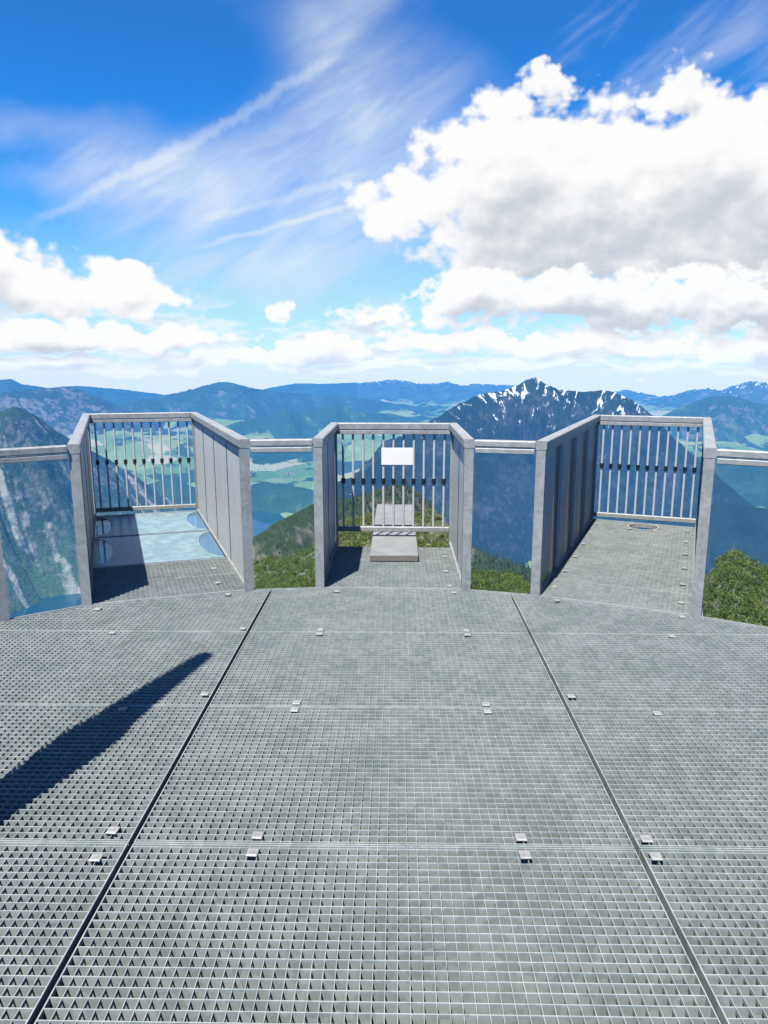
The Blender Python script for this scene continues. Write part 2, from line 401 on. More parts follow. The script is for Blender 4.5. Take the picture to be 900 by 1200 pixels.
for k in range(6):
    g, p = bay_grating(FR, cut[k] + .003, cut[k + 1] - .003, names[k], (hx, hy, .155) if k == 5 else None, aR)
    for sgn in (0, 1):
        c = np.array(p[0]) * .5 + np.array(p[1]) * .5 + FR['right'] * .07 if sgn == 0 else np.array(p[2]) * .5 + np.array(p[3]) * .5 - FR['right'] * .07
        add_clip(g, c[0], c[1], -aR)
    if k == 5:
        mb = MB(); n = 32
        for z0, z1, r0, r1 in ((-.034, .006, .138, .156),):
            base = 0
            for i in range(n):
                a = 2 * math.pi * i / n; c, s = math.cos(a), math.sin(a)
                mb.v += [(hx + r0 * c, hy + r0 * s, z0), (hx + r1 * c, hy + r1 * s, z0), (hx + r1 * c, hy + r1 * s, z1), (hx + r0 * c, hy + r0 * s, z1)]
            for i in range(n):
                a = 4 * i; b = 4 * ((i + 1) % n)
                for q in range(4): mb.f.append((a + q, b + q, b + (q + 1) % 4, a + (q + 1) % 4))
        mb.build('ring', M['steel'], g)
        for da in (-.8, .8, 2.3, 4.0): add_clip(g, hx + .185 * math.cos(da - aR), hy + .185 * math.sin(da - aR), -aR)
# glass floor of the left bay: two slabs with a frosted coating that leaves clear half-rounds at the walls
def glass_slab(a, b, label):
    poly = strip(FL, a, b, .03); c = np.mean(np.array(poly), axis=0)
    root = tag(empty('glass_floor_panel', (c[0], c[1], 0)), label, 'glass floor', 'glass floor panels of the bay')
    q = [(p[0] - c[0], p[1] - c[1]) for p in poly][::-1]
    mb = MB(); mb.hexa([(*k, -.03) for k in q] + [(*k, .004) for k in q]); mb.build('glass_slab', M['floor_glass'], root)
    p0, p1, p2, p3 = [np.array(k) - c for k in poly]
    P = lambda s, u: (p0 * (1 - s) + p3 * s) * (1 - u) + (p1 * (1 - s) + p2 * s) * u
    verts = []; N = 24
    for k in range(N + 1):
        u = .02 + .96 * k / N
        w = max(0, 1 - ((u - .5) / .43) ** 2) ** .5 * .13
        for s in (.012 + w, 1 - .012 - w): verts.append((*P(s, u), .0075))
    faces = [(2 * k, 2 * k + 1, 2 * k + 3, 2 * k + 2) for k in range(N)]
    low = [(x, y, .0042) for x, y, z in verts]; nb = len(verts)
    faces += [(nb + 2 * k, 2 * k, 2 * k + 2, nb + 2 * k + 2) for k in range(N)] + [(2 * k + 1, nb + 2 * k + 1, nb + 2 * k + 3, 2 * k + 3) for k in range(N)]
    link('frosted_coating', verts + low, faces, M['film'], root)
    return root
glass_slab(.965, 2.06, 'blue glass floor panel with frosted coating touching the bay gratings')
glass_slab(2.085, 3.12, 'blue glass floor panel with frosted coating at the end bars')
for s0 in (.955, 2.0725, 3.135):
    a = np.array(strip(FL, s0, s0 + .01)[0]); b = np.array(strip(FL, s0, s0 + .01)[3])
    mb = MB(); o = FL['root'].location; mb.beam((a[0] - o[0], a[1] - o[1]), (b[0] - o[0], b[1] - o[1]), .016 if s0 < 3 else .03, -.06, .009); mb.build('floor_joint', M['steel'], FL['root'])
# the diving board and the sign
db = tag(empty('diving_board', (-.012, 5.83, 0)), 'pale grey diving board with brown front edge, running out under the rail', 'board')
mb = MB(); b0 = .002
mb.box(-.202, .202, .004, 2.25, .004, .058); bo = mb.build('plank', M['board'], db)
mod = bo.modifiers.new('edge', 'BEVEL'); mod.width = .004; mod.segments = 2
mb = MB(); mb.box(-.199, .199, 0, .0035, .008, .052); mb.build('front_edge', M['timber'], db)
sg = tag(empty('sign', (.012, 6.498, .80)), 'blank white sign fixed to the bars of the short bay', 'sign')
mb = MB(); mb.bevbeam((-.142, 0), (.142, 0), .004, -.077, .077, .001); mb.build('plate', M['white'], sg)
mb = MB()
for x in (-.095, .095):
    for z in (-.05, .05): mb.box(x - .01, x + .01, .003, .014, z - .008, z + .008)
mb.build('bracket', M['steel'], sg)

# ------------------------------------------------------------------ glass railings between the bays
def glass_railing(P, Q, label, post=None):
    P = np.array(P); Q = np.array(Q); c = (P + Q) / 2; L = np.hypot(*(Q - P)); d = (Q - P) / L
    rz = math.atan2(d[1], d[0]); root = tag(empty('glass_railing', (c[0], c[1], 0), rz), label, 'glass railing', 'glass railings at the edge of the deck')
    h = L / 2 - .04
    mb = MB(); mb.bevbeam((-h, .02), (h, .02), .070, RH - .052, RH - .006, .006); mb.build('handrail', M['steel'], root)
    mb = MB(); mb.bevbeam((-h + .006, .009), (h - .006, .009), .044, RH - .096, RH - .060, .004); mb.build('clamp_rail', M['steel'], root)
    mb = MB(); mb.box(-h + .004, h - .004, .014, .026, -.055, RH - .097); mb.build('glass_pane', M['glass'], root)
    mb = MB(); mb.bevbeam((-h + .01, .022), (h - .01, .022), .03, -.115, -.05, .004); mb.build('foot_clamp', M['steel'], root)
    for s in (post or ()):
        mb = MB(); x = s * (L / 2); mb.bevbeam((x - .034, .02), (x + .034, .02), .06, -.16, RH - .007, .005); mb.build('post', M['steel'], root)
glass_railing((-2.505, 4.37), (-2.10, 4.67), 'narrow glass railing with scree slope and lake behind it', (-1,))
glass_railing((-1.056, 5.03), (-.553, 5.09), 'glass railing between the glass-floored bay and the sign bay')
glass_railing((.511, 5.06), (.99, 4.94), 'glass railing between the sign bay and the bay with the hole')
glass_railing((1.95, 4.52), (2.62, 4.14), 'glass railing with a green bushy knoll behind it', (1,))
glass_railing((-3.35, 3.75), (-2.505, 4.37), 'glass railing along the deck beyond the one with the scree view', (-1,))
glass_railing((2.62, 4.14), (3.35, 3.62), 'glass railing along the deck beyond the one with the knoll', (1,))

# ------------------------------------------------------------------ the sun
SUN_AZ, SUN_EL = 24.5, 64.0            # light travels towards this bearing, from this height
sd = bpy.data.lights.new('sun', 'SUN'); sd.energy = 4.8; sd.angle = R(.53); sd.color = (1, .955, .89)
so = bpy.data.objects.new('sun', sd); COL.objects.link(so)
so.rotation_euler = (R(90 - SUN_EL), 0, R(-SUN_AZ))
# added post out of frame, shaped to throw the long shadow over the deck
def mast():
    base = np.array([-1.592, 2.085]); rings = [(0, .14), (.4, .13), (.8, .127), (1.1, .138), (1.5, .152), (1.85, .155), (2.1, .126), (2.6, .106), (3.0, .086), (3.5, .066), (3.66, .060), (3.72, .045)]
    mb = MB(); n = 28
    for k, (z, r) in enumerate(rings):
        for i in range(n):
            a = 2 * math.pi * i / n; rr = r * .9 * (1 + .07 * math.sin(3 * a + z * 2)); mb.v.append((rr * math.cos(a) - .0637 * z, rr * math.sin(a) + .029 * z, z + .001))
    for k in range(len(rings) - 1):
        for i in range(n):
            j = (i + 1) % n; mb.f.append((k * n + i, k * n + j, k * n + n + j, k * n + n + i))
    mb.f.append(tuple(range(n - 1, -1, -1))); mb.f.append(tuple((len(rings) - 1) * n + i for i in range(n)))
    o = mb.build('added_shadow_post', M['mast']); o.data.polygons.foreach_set('use_smooth', [True] * len(o.data.polygons)); o.location = (base[0], base[1], 0.002); tag(o, 'tall tapering weathered wooden mast standing on the deck', 'mast')
mast()

# ------------------------------------------------------------------ noise for the land
def vnoise(x, y, seed=0):
    xi = np.floor(x).astype(np.int64); yi = np.floor(y).astype(np.int64); fx = x - xi; fy = y - yi
    fx = fx * fx * fx * (fx * (fx * 6 - 15) + 10); fy = fy * fy * fy * (fy * (fy * 6 - 15) + 10)
    def h(a, b):
        n = (a * 374761393 + b * 668265263 + seed * 974634617) & 0xffffffff
        n = ((n ^ (n >> 13)) * 1274126177) & 0xffffffff; n = (n ^ (n >> 16)) & 0xffffffff
        return n / 4294967295.0
    return (h(xi, yi) * (1 - fx) + h(xi + 1, yi) * fx) * (1 - fy) + (h(xi, yi + 1) * (1 - fx) + h(xi + 1, yi + 1) * fx) * fy
def fbm(x, y, oct=5, seed=0, ridge=False, gain=.5):
    s = 0; a = 1; tot = 0
    for k in range(oct):
        n = vnoise(x * 2 ** k, y * 2 ** k, seed + k)
        if ridge: n = 1 - np.abs(2 * n - 1)
        s = s + a * n; tot += a; a *= gain
    return s / tot
def grid_faces(nu, nv):
    i = np.arange((nu - 1) * (nv - 1)); a = i // (nv - 1) * nv + i % (nv - 1)
    return np.stack([a, a + nv, a + nv + 1, a + 1], 1)
def fast_mesh(name, V, F, mat, uv=None, smooth=True, cols=None):
    me = bpy.data.meshes.new(name); V = np.ascontiguousarray(V, dtype=np.float32); F = np.ascontiguousarray(F, dtype=np.int32); k = F.shape[1]
    me.vertices.add(len(V)); me.vertices.foreach_set('co', V.ravel())
    me.loops.add(F.size); me.loops.foreach_set('vertex_index', F.ravel())
    me.polygons.add(len(F)); me.polygons.foreach_set('loop_start', np.arange(0, F.size, k, dtype=np.int32))
    me.update(calc_edges=True)
    if smooth: me.polygons.foreach_set('use_smooth', np.ones(len(F), dtype=bool))
    if uv is not None:
        l = me.uv_layers.new(name='UVMap'); l.data.foreach_set('uv', np.ascontiguousarray(uv[F.ravel()], dtype=np.float32).ravel())
    if cols is not None:
        at = me.attributes.new('tint', 'FLOAT', 'POINT'); at.data.foreach_set('value', np.ascontiguousarray(cols, dtype=np.float32))
    me.materials.append(mat); me.validate(); me.update()
    o = bpy.data.objects.new(name, me); COL.objects.link(o); return o

# ------------------------------------------------------------------ land materials
def land(name, forest=((.012, .03, .014), (.03, .055, .02)), rock=((.10, .10, .10), (.19, .18, .175)), rock_amt=.5, streak=0.0, snow=None, meadow=0.0,
         tree=14.0, stp=.5, low=None, meadow_col=((.07, .12, .025), (.13, .17, .05)), bumpd=12.0):
    m, t, out = material(name); P = position(t); uv = t.new('ShaderNodeUVMap').outputs[0]
    geo = t.new('ShaderNodeNewGeometry'); nz = t.new('ShaderNodeSeparateXYZ'); t.l.new(geo.outputs['Normal'], nz.inputs[0])
    pz = t.new('ShaderNodeSeparateXYZ'); t.l.new(P, pz.inputs[0])
    n_tree = t.noise(P, 1 / tree, 3, .65); n_big = t.noise(P, 1 / 420, 6, .6); n_mid = t.noise(P, 1 / 90, 5, .65)
    fcol = t.mix(t.smooth(n_tree, .3, .72), forest[0], forest[1])
    fcol = t.mix(t.m('MULTIPLY', t.smooth(n_big, .42, .66), .55), fcol, tuple(min(1, k * 1.7) for k in forest[1]))
    if low: fcol = t.mix(t.m('MULTIPLY', t.smooth(t.m('ADD', pz.outputs[2], t.m('MULTIPLY', n_mid, 300.0)), -800.0, -1400.0), t.smooth(n_tree, .2, .55)), fcol, low)
    rcol = t.mix(n_mid, rock[0], rock[1])
    # bare rock on steep and broken ground
    steep = t.smooth(nz.outputs[2], .9, .42)
    n_fine = t.noise(t.scale(P, (1.0, 1.0, .45)), 1 / (tree * 1.6), 5, .7)
    f = t.m('ADD', t.m('MULTIPLY', steep, stp), t.m('ADD', t.m('ADD', t.m('MULTIPLY', n_mid, .28), t.m('MULTIPLY', n_fine, .42)), t.m('MULTIPLY', n_big, .30)))
    rk = t.smooth(f, 1.02 - rock_amt, 1.24 - rock_amt)
    col = t.mix(rk, fcol, rcol)
    if meadow:
        md = t.smooth(t.m('ADD', t.m('MULTIPLY', n_big, .6), t.m('MULTIPLY', n_mid, .4)), .62 - .2 * meadow, .70 - .2 * meadow)
        mc = t.mix(t.noise(P, 1 / 160, 3), *meadow_col)
        col = t.mix(md, col, mc)
    if streak:
        w = t.noise(P, 1 / 600, 4, .6, out='Color'); su = t.new('ShaderNodeSeparateXYZ'); t.l.new(uv, su.inputs[0])
        sw = t.new('ShaderNodeSeparateColor'); t.l.new(w, sw.inputs[0])
        sv = t.vec(t.m('ADD', t.m('MULTIPLY', su.outputs[0], 5.6), t.m('MULTIPLY', sw.outputs[0], .55)), t.m('MULTIPLY', su.outputs[1], .42), 0.0)
        ns = t.noise(sv, 1.0, 2.5, .5)
        rag = t.m('MULTIPLY', t.m('SUBTRACT', n_mid, .5), .16)
        st = t.smooth(t.m('ADD', ns, rag), .655 - .07 * streak, .715 - .07 * streak)
        col = t.mix(t.m('MULTIPLY', st, .72), col, t.mix(n_mid, (.34, .31, .27), (.58, .53, .46)))
    if snow is not None:
        z0, amt = snow
        h = t.lin(pz.outputs[2], z0 - 680, z0 + 680, -.5, .5)
        su = t.new('ShaderNodeSeparateXYZ'); t.l.new(uv, su.inputs[0])
        g = t.noise(t.vec(t.m('MULTIPLY', su.outputs[0], 19.0), t.m('MULTIPLY', su.outputs[1], 4.0), 0.0), 1.0, 7, .68, .8)
        s = t.smooth(t.m('ADD', t.m('ADD', h, t.m('MULTIPLY', t.m('SUBTRACT', g, .5), 2.2)), t.m('MULTIPLY', t.m('SUBTRACT', n_mid, .5), .9)), .42 - amt, .54 - amt)
        col = t.mix(s, col, (.86, .88, .90))
    principled(t, out, col, .9, 0, .12, bump(t, n_tree, .6, bumpd)); return m

# ------------------------------------------------------------------ mountains: a strip either side of a surveyed crest
VALLEY = -1580.0
def mountain(name, crest, mat, front, back, base=VALLEY - 60, ns=400, nt=130, gully=.16, amp_crest=12, freq=1 / 700., seed=0, conc=.85, spur=.30):
    C = np.array([survey(*c) for c in crest]); seg = np.r_[0, np.cumsum(np.hypot(*(np.diff(C[:, :2], axis=0)).T))]
    s = np.linspace(0, seg[-1], ns); c = np.stack([np.interp(s, seg, C[:, k]) for k in range(3)], 1)
    k = max(3, ns // 60); ker = np.ones(k) / k
    sm = np.stack([np.convolve(np.pad(c[:, q], (k, k), 'edge'), ker, 'same')[k:-k] for q in range(3)], 1); c[:, :2] = sm[:, :2]
    kk = max(3, ns // 8); dv = np.gradient(np.stack([np.convolve(np.pad(sm[:, q], (kk, kk), 'edge'), np.ones(kk) / kk, 'same')[kk:-kk] for q in range(2)], 1), axis=0)
    dv /= np.hypot(dv[:, 0], dv[:, 1])[:, None]; nrm = np.stack([dv[:, 1], -dv[:, 0]], 1)
    tow = np.sign(-(nrm * c[:, :2]).sum(1).mean()); nrm *= tow            # towards the viewpoint
    tt = np.r_[-np.linspace(1, 0, nt // 3)[:-1] ** 1.0, np.linspace(0, 1, nt - nt // 3 + 1) ** 1.15]
    S, T = np.meshgrid(np.arange(ns), tt, indexing='ij'); w = np.where(T > 0, front, back) * np.clip((c[S, 2] - base) / (c[:, 2] - base).max(), .06, 1)
    D = np.abs(T) * w; X = c[S, 0] + nrm[S, 0] * T * w; Y = c[S, 1] + nrm[S, 1] * T * w; A = np.abs(T)
    H = c[S, 2] - base
    prof = (1 - A) ** conc * (1 - .0) 
    sw = s[S] + 260 * (fbm(X / 900, Y / 900, 3, seed + 70) - .5)
    g1 = fbm(sw * freq, D * freq * .22 + 7.3, 5, seed, ridge=True)                     # spurs and gullies running downhill
    g2 = fbm(X * freq * 2.2, Y * freq * 2.2, 6, seed + 20, ridge=True, gain=.55)
    env = np.clip(A * 5, 0, 1) * np.clip((1 - A) * 3, 0, 1)
    Z = base + H * prof + H * env * (spur * (g1 - .62) + gully * (g2 - .6)) + amp_crest * (fbm(sw / 160, D / 160, 4, seed + 40, ridge=True) - .55) * 2 * np.exp(-A * 6)
    V = np.stack([X.ravel(), Y.ravel(), Z.ravel()], 1); uv = np.stack([(s[S] / 1000).ravel(), (D / 1000).ravel()], 1)
    o = fast_mesh(name, V, grid_faces(*S.shape), mat, uv); tag(o, kind='structure'); return o, (X, Y, Z)
ROCKY = land('rocky far range', forest=((.012, .03, .02), (.03, .05, .03)), rock=((.11, .105, .105), (.21, .20, .19)), rock_amt=.42, snow=(-120, .04), tree=40, bumpd=30, meadow=.25)
BLUE = land('wooded far range', forest=((.014, .035, .02), (.03, .06, .03)), rock_amt=.24, snow=(-60, -.05), tree=40, bumpd=30, meadow=.2)
SNOWY = land('snowy far range', forest=((.03, .05, .04), (.05, .08, .05)), rock_amt=.55, snow=(-330, .1), tree=40, bumpd=30)
HIGH = land('snowy far range high', forest=((.03, .05, .04), (.05, .08, .05)), rock_amt=.40, snow=(-420, .36), tree=40, bumpd=30)
SCREE = land('scree forest slope', low=(.06, .115, .025), forest=((.004, .014, .010), (.020, .046, .016)), rock=((.10, .10, .095), (.24, .225, .21)), rock_amt=.47, streak=1.2, tree=20, bumpd=30, stp=.12)
DARKF = land('dark forested mountain', forest=((.004, .009, .006), (.011, .020, .011)), rock=((.04, .04, .042), (.11, .10, .10)), rock_amt=.31, streak=.0, snow=(-330, .26), tree=22, bumpd=24, stp=.3)
HILL = land('wooded valley hill', forest=((.012, .04, .016), (.03, .075, .02)), rock_amt=.1, meadow=.35, tree=22, bumpd=14)
SHOULD = land('wooded shoulder', forest=((.014, .026, .014), (.045, .065, .02)), rock=((.12, .10, .09), (.29, .235, .21)), rock_amt=.29, streak=.1, tree=5, bumpd=3)

mountain('far_mountains', [(-330, 470, 21000), (-120, 455, 21000), (0, 445, 20000), (14, 444, 20000), (26, 450, 20000), (60, 455, 20500), (90, 452, 20500), (140, 456, 21000), (190, 462, 22000), (205, 463, 22000), (230, 462, 23000), (300, 458, 23000), (330, 452, 22500), (350, 449, 22000), (380, 450, 22000), (420, 448, 22000)], BLUE, 2600, 1800, seed=3, ns=500)
mountain('far_mountains', [(340, 470, 24000), (380, 456, 24000), (420, 449, 24000), (450, 446, 23500), (462, 445, 23500), (478, 447, 23500), (492, 450, 23500), (506, 450, 23500), (524, 447, 23500), (540, 452, 23500), (560, 450, 24000), (600, 452, 24000), (700, 461, 25000), (735, 457, 25000), (755, 461, 25000), (775, 465, 25000), (800, 462, 25000), (840, 470, 25000)], HIGH, 2600, 1800, seed=5, ns=420, amp_crest=45)
mountain('far_mountains', [(760, 480, 21000), (785, 466, 21000), (800, 459, 20500), (815, 456, 20500), (830, 455, 20000), (846, 458, 20000), (858, 453, 19500), (872, 449, 19000), (886, 446, 19000), (900, 448, 19000), (940, 440, 19000), (1000, 447, 19500), (1200, 450, 20000)], HIGH, 2600, 1800, seed=9, ns=380, amp_crest=50)
mountain('rocky_range', [(-300, 478, 13000), (-150, 460, 13000), (-60, 462, 13000), (0, 461, 13000), (30, 457, 13000), (55, 455, 13000), (75, 453, 13000), (90, 456, 13000), (108, 462, 13000), (130, 472, 13000), (160, 486, 13500), (190, 500, 14000)], ROCKY, 1500, 1600, seed=12, ns=420, amp_crest=35)
mountain('wooded_range', [(120, 490, 15000), (150, 470, 15000), (185, 466, 15500), (215, 459, 15500), (236, 452, 15500), (250, 449, 15500), (262, 447, 15500), (276, 450, 15500), (300, 456, 16000), (330, 460, 16500), (370, 462, 17000), (410, 465, 17000), (460, 472, 17000), (500, 478, 17000)], BLUE, 1700, 1600, seed=15, ns=460, amp_crest=25)
mountain('wooded_range', [(250, 505, 12500), (280, 494, 12500), (310, 488, 12500), (335, 480, 12500), (352, 484, 12800), (375, 478, 13000), (395, 473, 13000), (420, 482, 13000), (460, 485, 13500), (520, 500, 14000)], HILL, 1000, 1600, seed=18, ns=360, amp_crest=15)
mountain('wooded_range', [(740, 505, 12500), (780, 486, 12500), (810, 472, 12500), (838, 464, 12500), (860, 464, 12800), (880, 470, 13000), (900, 474, 13000), (950, 470, 13000), (1050, 468, 13000), (1200, 470, 13000)], BLUE, 1200, 1600, seed=21, ns=360, amp_crest=15)
mountain('scree_mountain', [(-420, 470, 5600), (-250, 462, 6000), (-120, 468, 6300), (-40, 483, 6500), (0, 482, 6500), (18, 477, 6500), (30, 479, 6550), (48, 490, 6650), (62, 503, 6750), (82, 514, 6850), (115, 531, 7000), (150, 552, 7300), (190, 580, 7800), (218, 599, 8100), (232, 607, 8250)], SCREE, 1350, 1400, base=VALLEY - 25, seed=25, ns=760, nt=300, amp_crest=14, conc=.95, spur=.24, gully=.16, freq=1 / 300)
mountain('snow_capped_mountain', [(372, 650, 4350), (384, 606, 4450), (398, 576, 4600), (420, 557, 4900), (450, 535, 5300), (480, 512, 5800), (505, 494, 6200), (525, 481, 6500), (545, 470, 6750), (562, 463, 6850), (585, 459, 6950), (602, 453, 7000), (616, 447, 7000), (627, 442, 7000), (639, 449, 7000), (654, 457, 7000), (680, 460, 6950), (700, 458, 6900), (722, 460, 6850), (742, 468, 6800), (762, 484, 6750), (790, 512, 6700), (825, 545, 6600), (880, 590, 6400), (940, 640, 6200)], DARKF, 1900, 1500, seed=31, ns=760, nt=260, amp_crest=16, spur=.42, gully=.26, freq=1 / 480, conc=.95)
mountain('wooded_mountain', [(700, 640, 5200), (780, 600, 5200), (830, 590, 5200), (870, 592, 5300), (920, 597, 5400), (1000, 585, 5500), (1200, 560, 5500)], DARKF, 1800, 1500, seed=35, ns=320, amp_crest=12)
mountain('wooded_mountain', [(690, 560, 9500), (760, 545, 9500), (830, 534, 9500), (900, 528, 9500), (1000, 520, 9500), (1200, 515, 9500)], BLUE, 2200, 2200, seed=37, ns=320, amp_crest=20)
mountain('wooded_hill', [(130, 585, 9000), (160, 572, 9000), (190, 562, 8900), (206, 560, 8900), (222, 568, 8900), (240, 576, 9000)], HILL, 500, 700, seed=41, ns=160, amp_crest=8)
mountain('wooded_hill', [(286, 582, 8300), (305, 574, 8300), (325, 569, 8300), (345, 571, 8200), (368, 576, 8000), (400, 580, 7800)], HILL, 450, 800, seed=43, ns=160, amp_crest=8)
SH, SHG = mountain('wooded_shoulder', [(150, 760, 820), (220, 690, 850), (262, 655, 880), (300, 628, 900), (322, 615, 920), (345, 602, 960), (368, 592, 1000), (395, 588, 1020), (425, 580, 1050), (455, 570, 1080), (475, 568, 1100), (498, 582, 1100), (525, 612, 1080), (552, 640, 1050), (585, 655, 1020), (620, 665, 980), (680, 680, 900), (760, 690, 850), (900, 760, 800)], SHOULD, 520, 500, base=-700, seed=51, ns=480, nt=200, amp_crest=4, freq=1 / 120, spur=.22, gully=.10, conc=1.0)

# ------------------------------------------------------------------ lake and valley floor
def on_lake(u, v, z=VALLEY):
    x, y, zz = ray(u, v); k = (z - EYE) / zz; return (x * k, y * k)
SHORE = [on_lake(*q) for q in [(-300, 790), (-60, 725), (5, 704), (95, 678), (160, 634), (214, 600), (206, 584), (192, 573), (205, 569), (222, 568), (260, 578), (297, 594), (312, 598), (326, 602), (331, 610), (338, 640), (345, 720), (320, 1000), (-300, 1000)]]
def inside(px, py, poly):
    r = np.zeros(px.shape, bool); n = len(poly)
    for i in range(n):
        x0, y0 = poly[i]; x1, y1 = poly[i - 1]
        c = ((y0 > py) != (y1 > py)) & (px < (x1 - x0) * (py - y0) / (y1 - y0 + 1e-12) + x0); r ^= c
    return r
def shoredist(px, py, poly):
    d = np.full(px.shape, 1e9); n = len(poly)
    for i in range(n):
        a = np.array(poly[i - 1]); b = np.array(poly[i]); e = b - a
        k = np.clip(((px - a[0]) * e[0] + (py - a[1]) * e[1]) / (e @ e), 0, 1); d = np.minimum(d, np.hypot(px - a[0] - k * e[0], py - a[1] - k * e[1]))
    return np.where(inside(px, py, poly), -d, d)
def valley():
    rr = np.geomspace(900, 26500, 490); aa = np.radians(np.linspace(-48, 48, 560))
    A, Q = np.meshgrid(aa, rr, indexing='ij'); X = Q * np.sin(A); Y = Q * np.cos(A)
    d = shoredist(X + 180 * (fbm(X / 500, Y / 500, 3, 5) - .5), Y + 180 * (fbm(X / 500, Y / 500, 3, 6) - .5), SHORE)
    hills = fbm(X / 1500, Y / 1500, 6, 60, ridge=True)
    Z = VALLEY + np.clip(d, -120, 60) * .25 + np.clip((d - 250) / 1500, 0, 1) * (np.clip(hills - .42, 0, 1) * 420)
    k = np.clip((Q - 8300) / 4500, 0, 1); Z += 360 * k * k * (3 - 2 * k)
    V = np.stack([X.ravel(), Y.ravel(), Z.ravel()], 1)
    m, t, out = material('valley meadows and woods'); P = position(t)
    P2 = t.scale(P, (1, 1, 0)); wv = t.new('ShaderNodeVectorMath', operation='ADD'); t.put(wv.inputs[0], t.scale(P2, 1 / 420)); t.put(wv.inputs[1], t.scale(t.noise(P2, 1 / 500, 4, out='Color'), .9))
    vo = t.new('ShaderNodeTexVoronoi'); t.l.new(wv.outputs[0], vo.inputs['Vector']); vo.inputs['Scale'].default_value = 1.0
    sp = t.new('ShaderNodeSeparateColor'); t.l.new(vo.outputs['Color'], sp.inputs[0])
    c = t.mix(sp.outputs[0], (.09, .20, .05), (.27, .33, .11)); c = t.mix(t.smooth(sp.outputs[1], .78, .86), c, (.40, .37, .22))
    nf = t.noise(P2, 1 / 1100, 7, .62); fm = t.smooth(nf, .50, .535)
    c = t.mix(fm, c, t.mix(t.noise(P, 1 / 40, 3), (.012, .04, .016), (.03, .07, .025)))
    principled(t, out, c, .9, 0, .1, bump(t, t.m('ADD', t.noise(P, 1 / 25, 3), t.m('MULTIPLY', fm, 1.5)), .5, 12.0))
    o = fast_mesh('valley', V, grid_faces(*A.shape), m); tag(o, kind='structure')
    return
valley()
m, t, out = material('lake water'); P = position(t)
principled(t, out, t.mix(t.noise(P, 1 / 900, 4), (.002, .034, .062), (.003, .046, .078)), .09, 0, .5, bump(t, t.noise(P, 1 / 14, 4), .25, .6))
xs = [-6500, 3500]; tag(link('lake', [(-6500, 700, VALLEY), (3500, 700, VALLEY), (3500, 12500, VALLEY), (-6500, 12500, VALLEY)], [(0, 1, 2, 3)], m), kind='structure')
# the town on the valley floor: tiny gabled houses, hundreds of them, one mass at this distance
def town():
    V = []; F = []; base = 0
    spots = [((183, 540), 420, 420), ((170, 532), 500, 300), ((205, 530), 420, 300), ((150, 548), 350, 160), ((312, 548), 420, 120), ((340, 556), 380, 90), ((325, 575), 250, 50)]
    for (u, v), rad, n in spots:
        cx, cy = on_lake(u, v, VALLEY + 120)
        for k in range(n):
            a = random.uniform(0, 6.28); r = rad * abs(random.gauss(0, .6)); x = cx + r * math.cos(a); y = cy + 2.2 * r * math.sin(a)
            qk = min(1, max(0, (math.hypot(x, y) - 8300) / 4500)); z = VALLEY + 8 + 360 * qk * qk * (3 - 2 * qk); w = random.uniform(5, 11); l = w * random.uniform(1.1, 2.0); h = random.uniform(10, 22); th = random.uniform(0, 3.14); c, s = math.cos(th), math.sin(th)
            pts = [(-w, -l, 0), (w, -l, 0), (w, l, 0), (-w, l, 0), (-w, -l, h), (w, -l, h), (w, l, h), (-w, l, h), (0, -l, h + 6), (0, l, h + 6)]
            V += [(x + p[0] * c * .6 - p[1] * s * .6, y + p[0] * s * .6 + p[1] * c * .6, z + p[2]) for p in pts]
            F += [[base + i for i in q] for q in ((0, 1, 5, 4), (1, 2, 6, 5), (2, 3, 7, 6), (3, 0, 4, 7), (4, 5, 8, 8), (6, 7, 9, 9), (5, 6, 9, 8), (7, 4, 8, 9))]; base += 10
    F = [tuple(dict.fromkeys(f)) for f in F]
    m, t, out = material('plaster and roof tile'); g = t.new('ShaderNodeNewGeometry'); s = t.new('ShaderNodeSeparateXYZ'); t.l.new(g.outputs['Normal'], s.inputs[0])
    principled(t, out, t.mix(t.smooth(s.outputs[2], .1, .3), (.75, .72, .68), (.34, .2, .15)), .8)
    tag(link('town_houses', V, F, m), 'tiny pale houses of the town on the valley floor', 'town', kind='stuff')
town()

# ------------------------------------------------------------------ the rocky slope just below the deck, with scrub
CREST = [(-900, 1100), (-300, 900), (0, 800), (100, 775), (230, 720), (290, 664), (310, 655), (340, 652), (368, 645), (385, 622), (410, 612), (440, 606), (500, 606), (528, 616), (545, 652), (560, 678), (575, 672), (592, 668), (606, 672), (620, 684), (640, 705), (720, 735), (790, 705), (825, 676), (843, 660), (856, 648), (866, 644), (880, 660), (892, 668), (905, 670), (960, 655), (1100, 650), (1500, 700)]
CA = np.array([bearing(u, min(v, 1000)) for u, v in CREST]); RC = [(-60, 320), (-12, 310), (-5, 300), (2, 290), (5, 240), (12, 230), (20, 215), (60, 215)]
def near_h(az, r):                      # az in degrees, r in metres -> ground height
    e1 = np.mean([np.interp(az + q, CA[:, 0], CA[:, 1]) for q in np.linspace(-.7, .7, 7)], axis=0); rc = np.interp(az, *np.array(RC).T)
    zc = EYE + rc * np.tan(np.radians(e1))
    k = r / rc
    front = -9 + (zc + 9) * np.clip((r - 12) / (rc - 12), 0, 1) ** .9 - 16 * np.sin(np.pi * np.clip((r - 12) / (rc - 12), 0, 1)) ** 1.5
    back = zc - (r - rc) * .95 - 10 * (np.sqrt(1 + ((r - rc) / 20) ** 2) - 1)
    z = np.where(k < 1, front, back)
    x = r * np.sin(np.radians(az)); y = r * np.cos(np.radians(az))
    bumpy = np.clip((r - 10) / 60, 0, 1)
    return z + bumpy * (3.2 * (fbm(x / 16, y / 16, 4, 80, ridge=True) - .6) + 5 * (fbm(x / 45, y / 45, 3, 85) - .5))
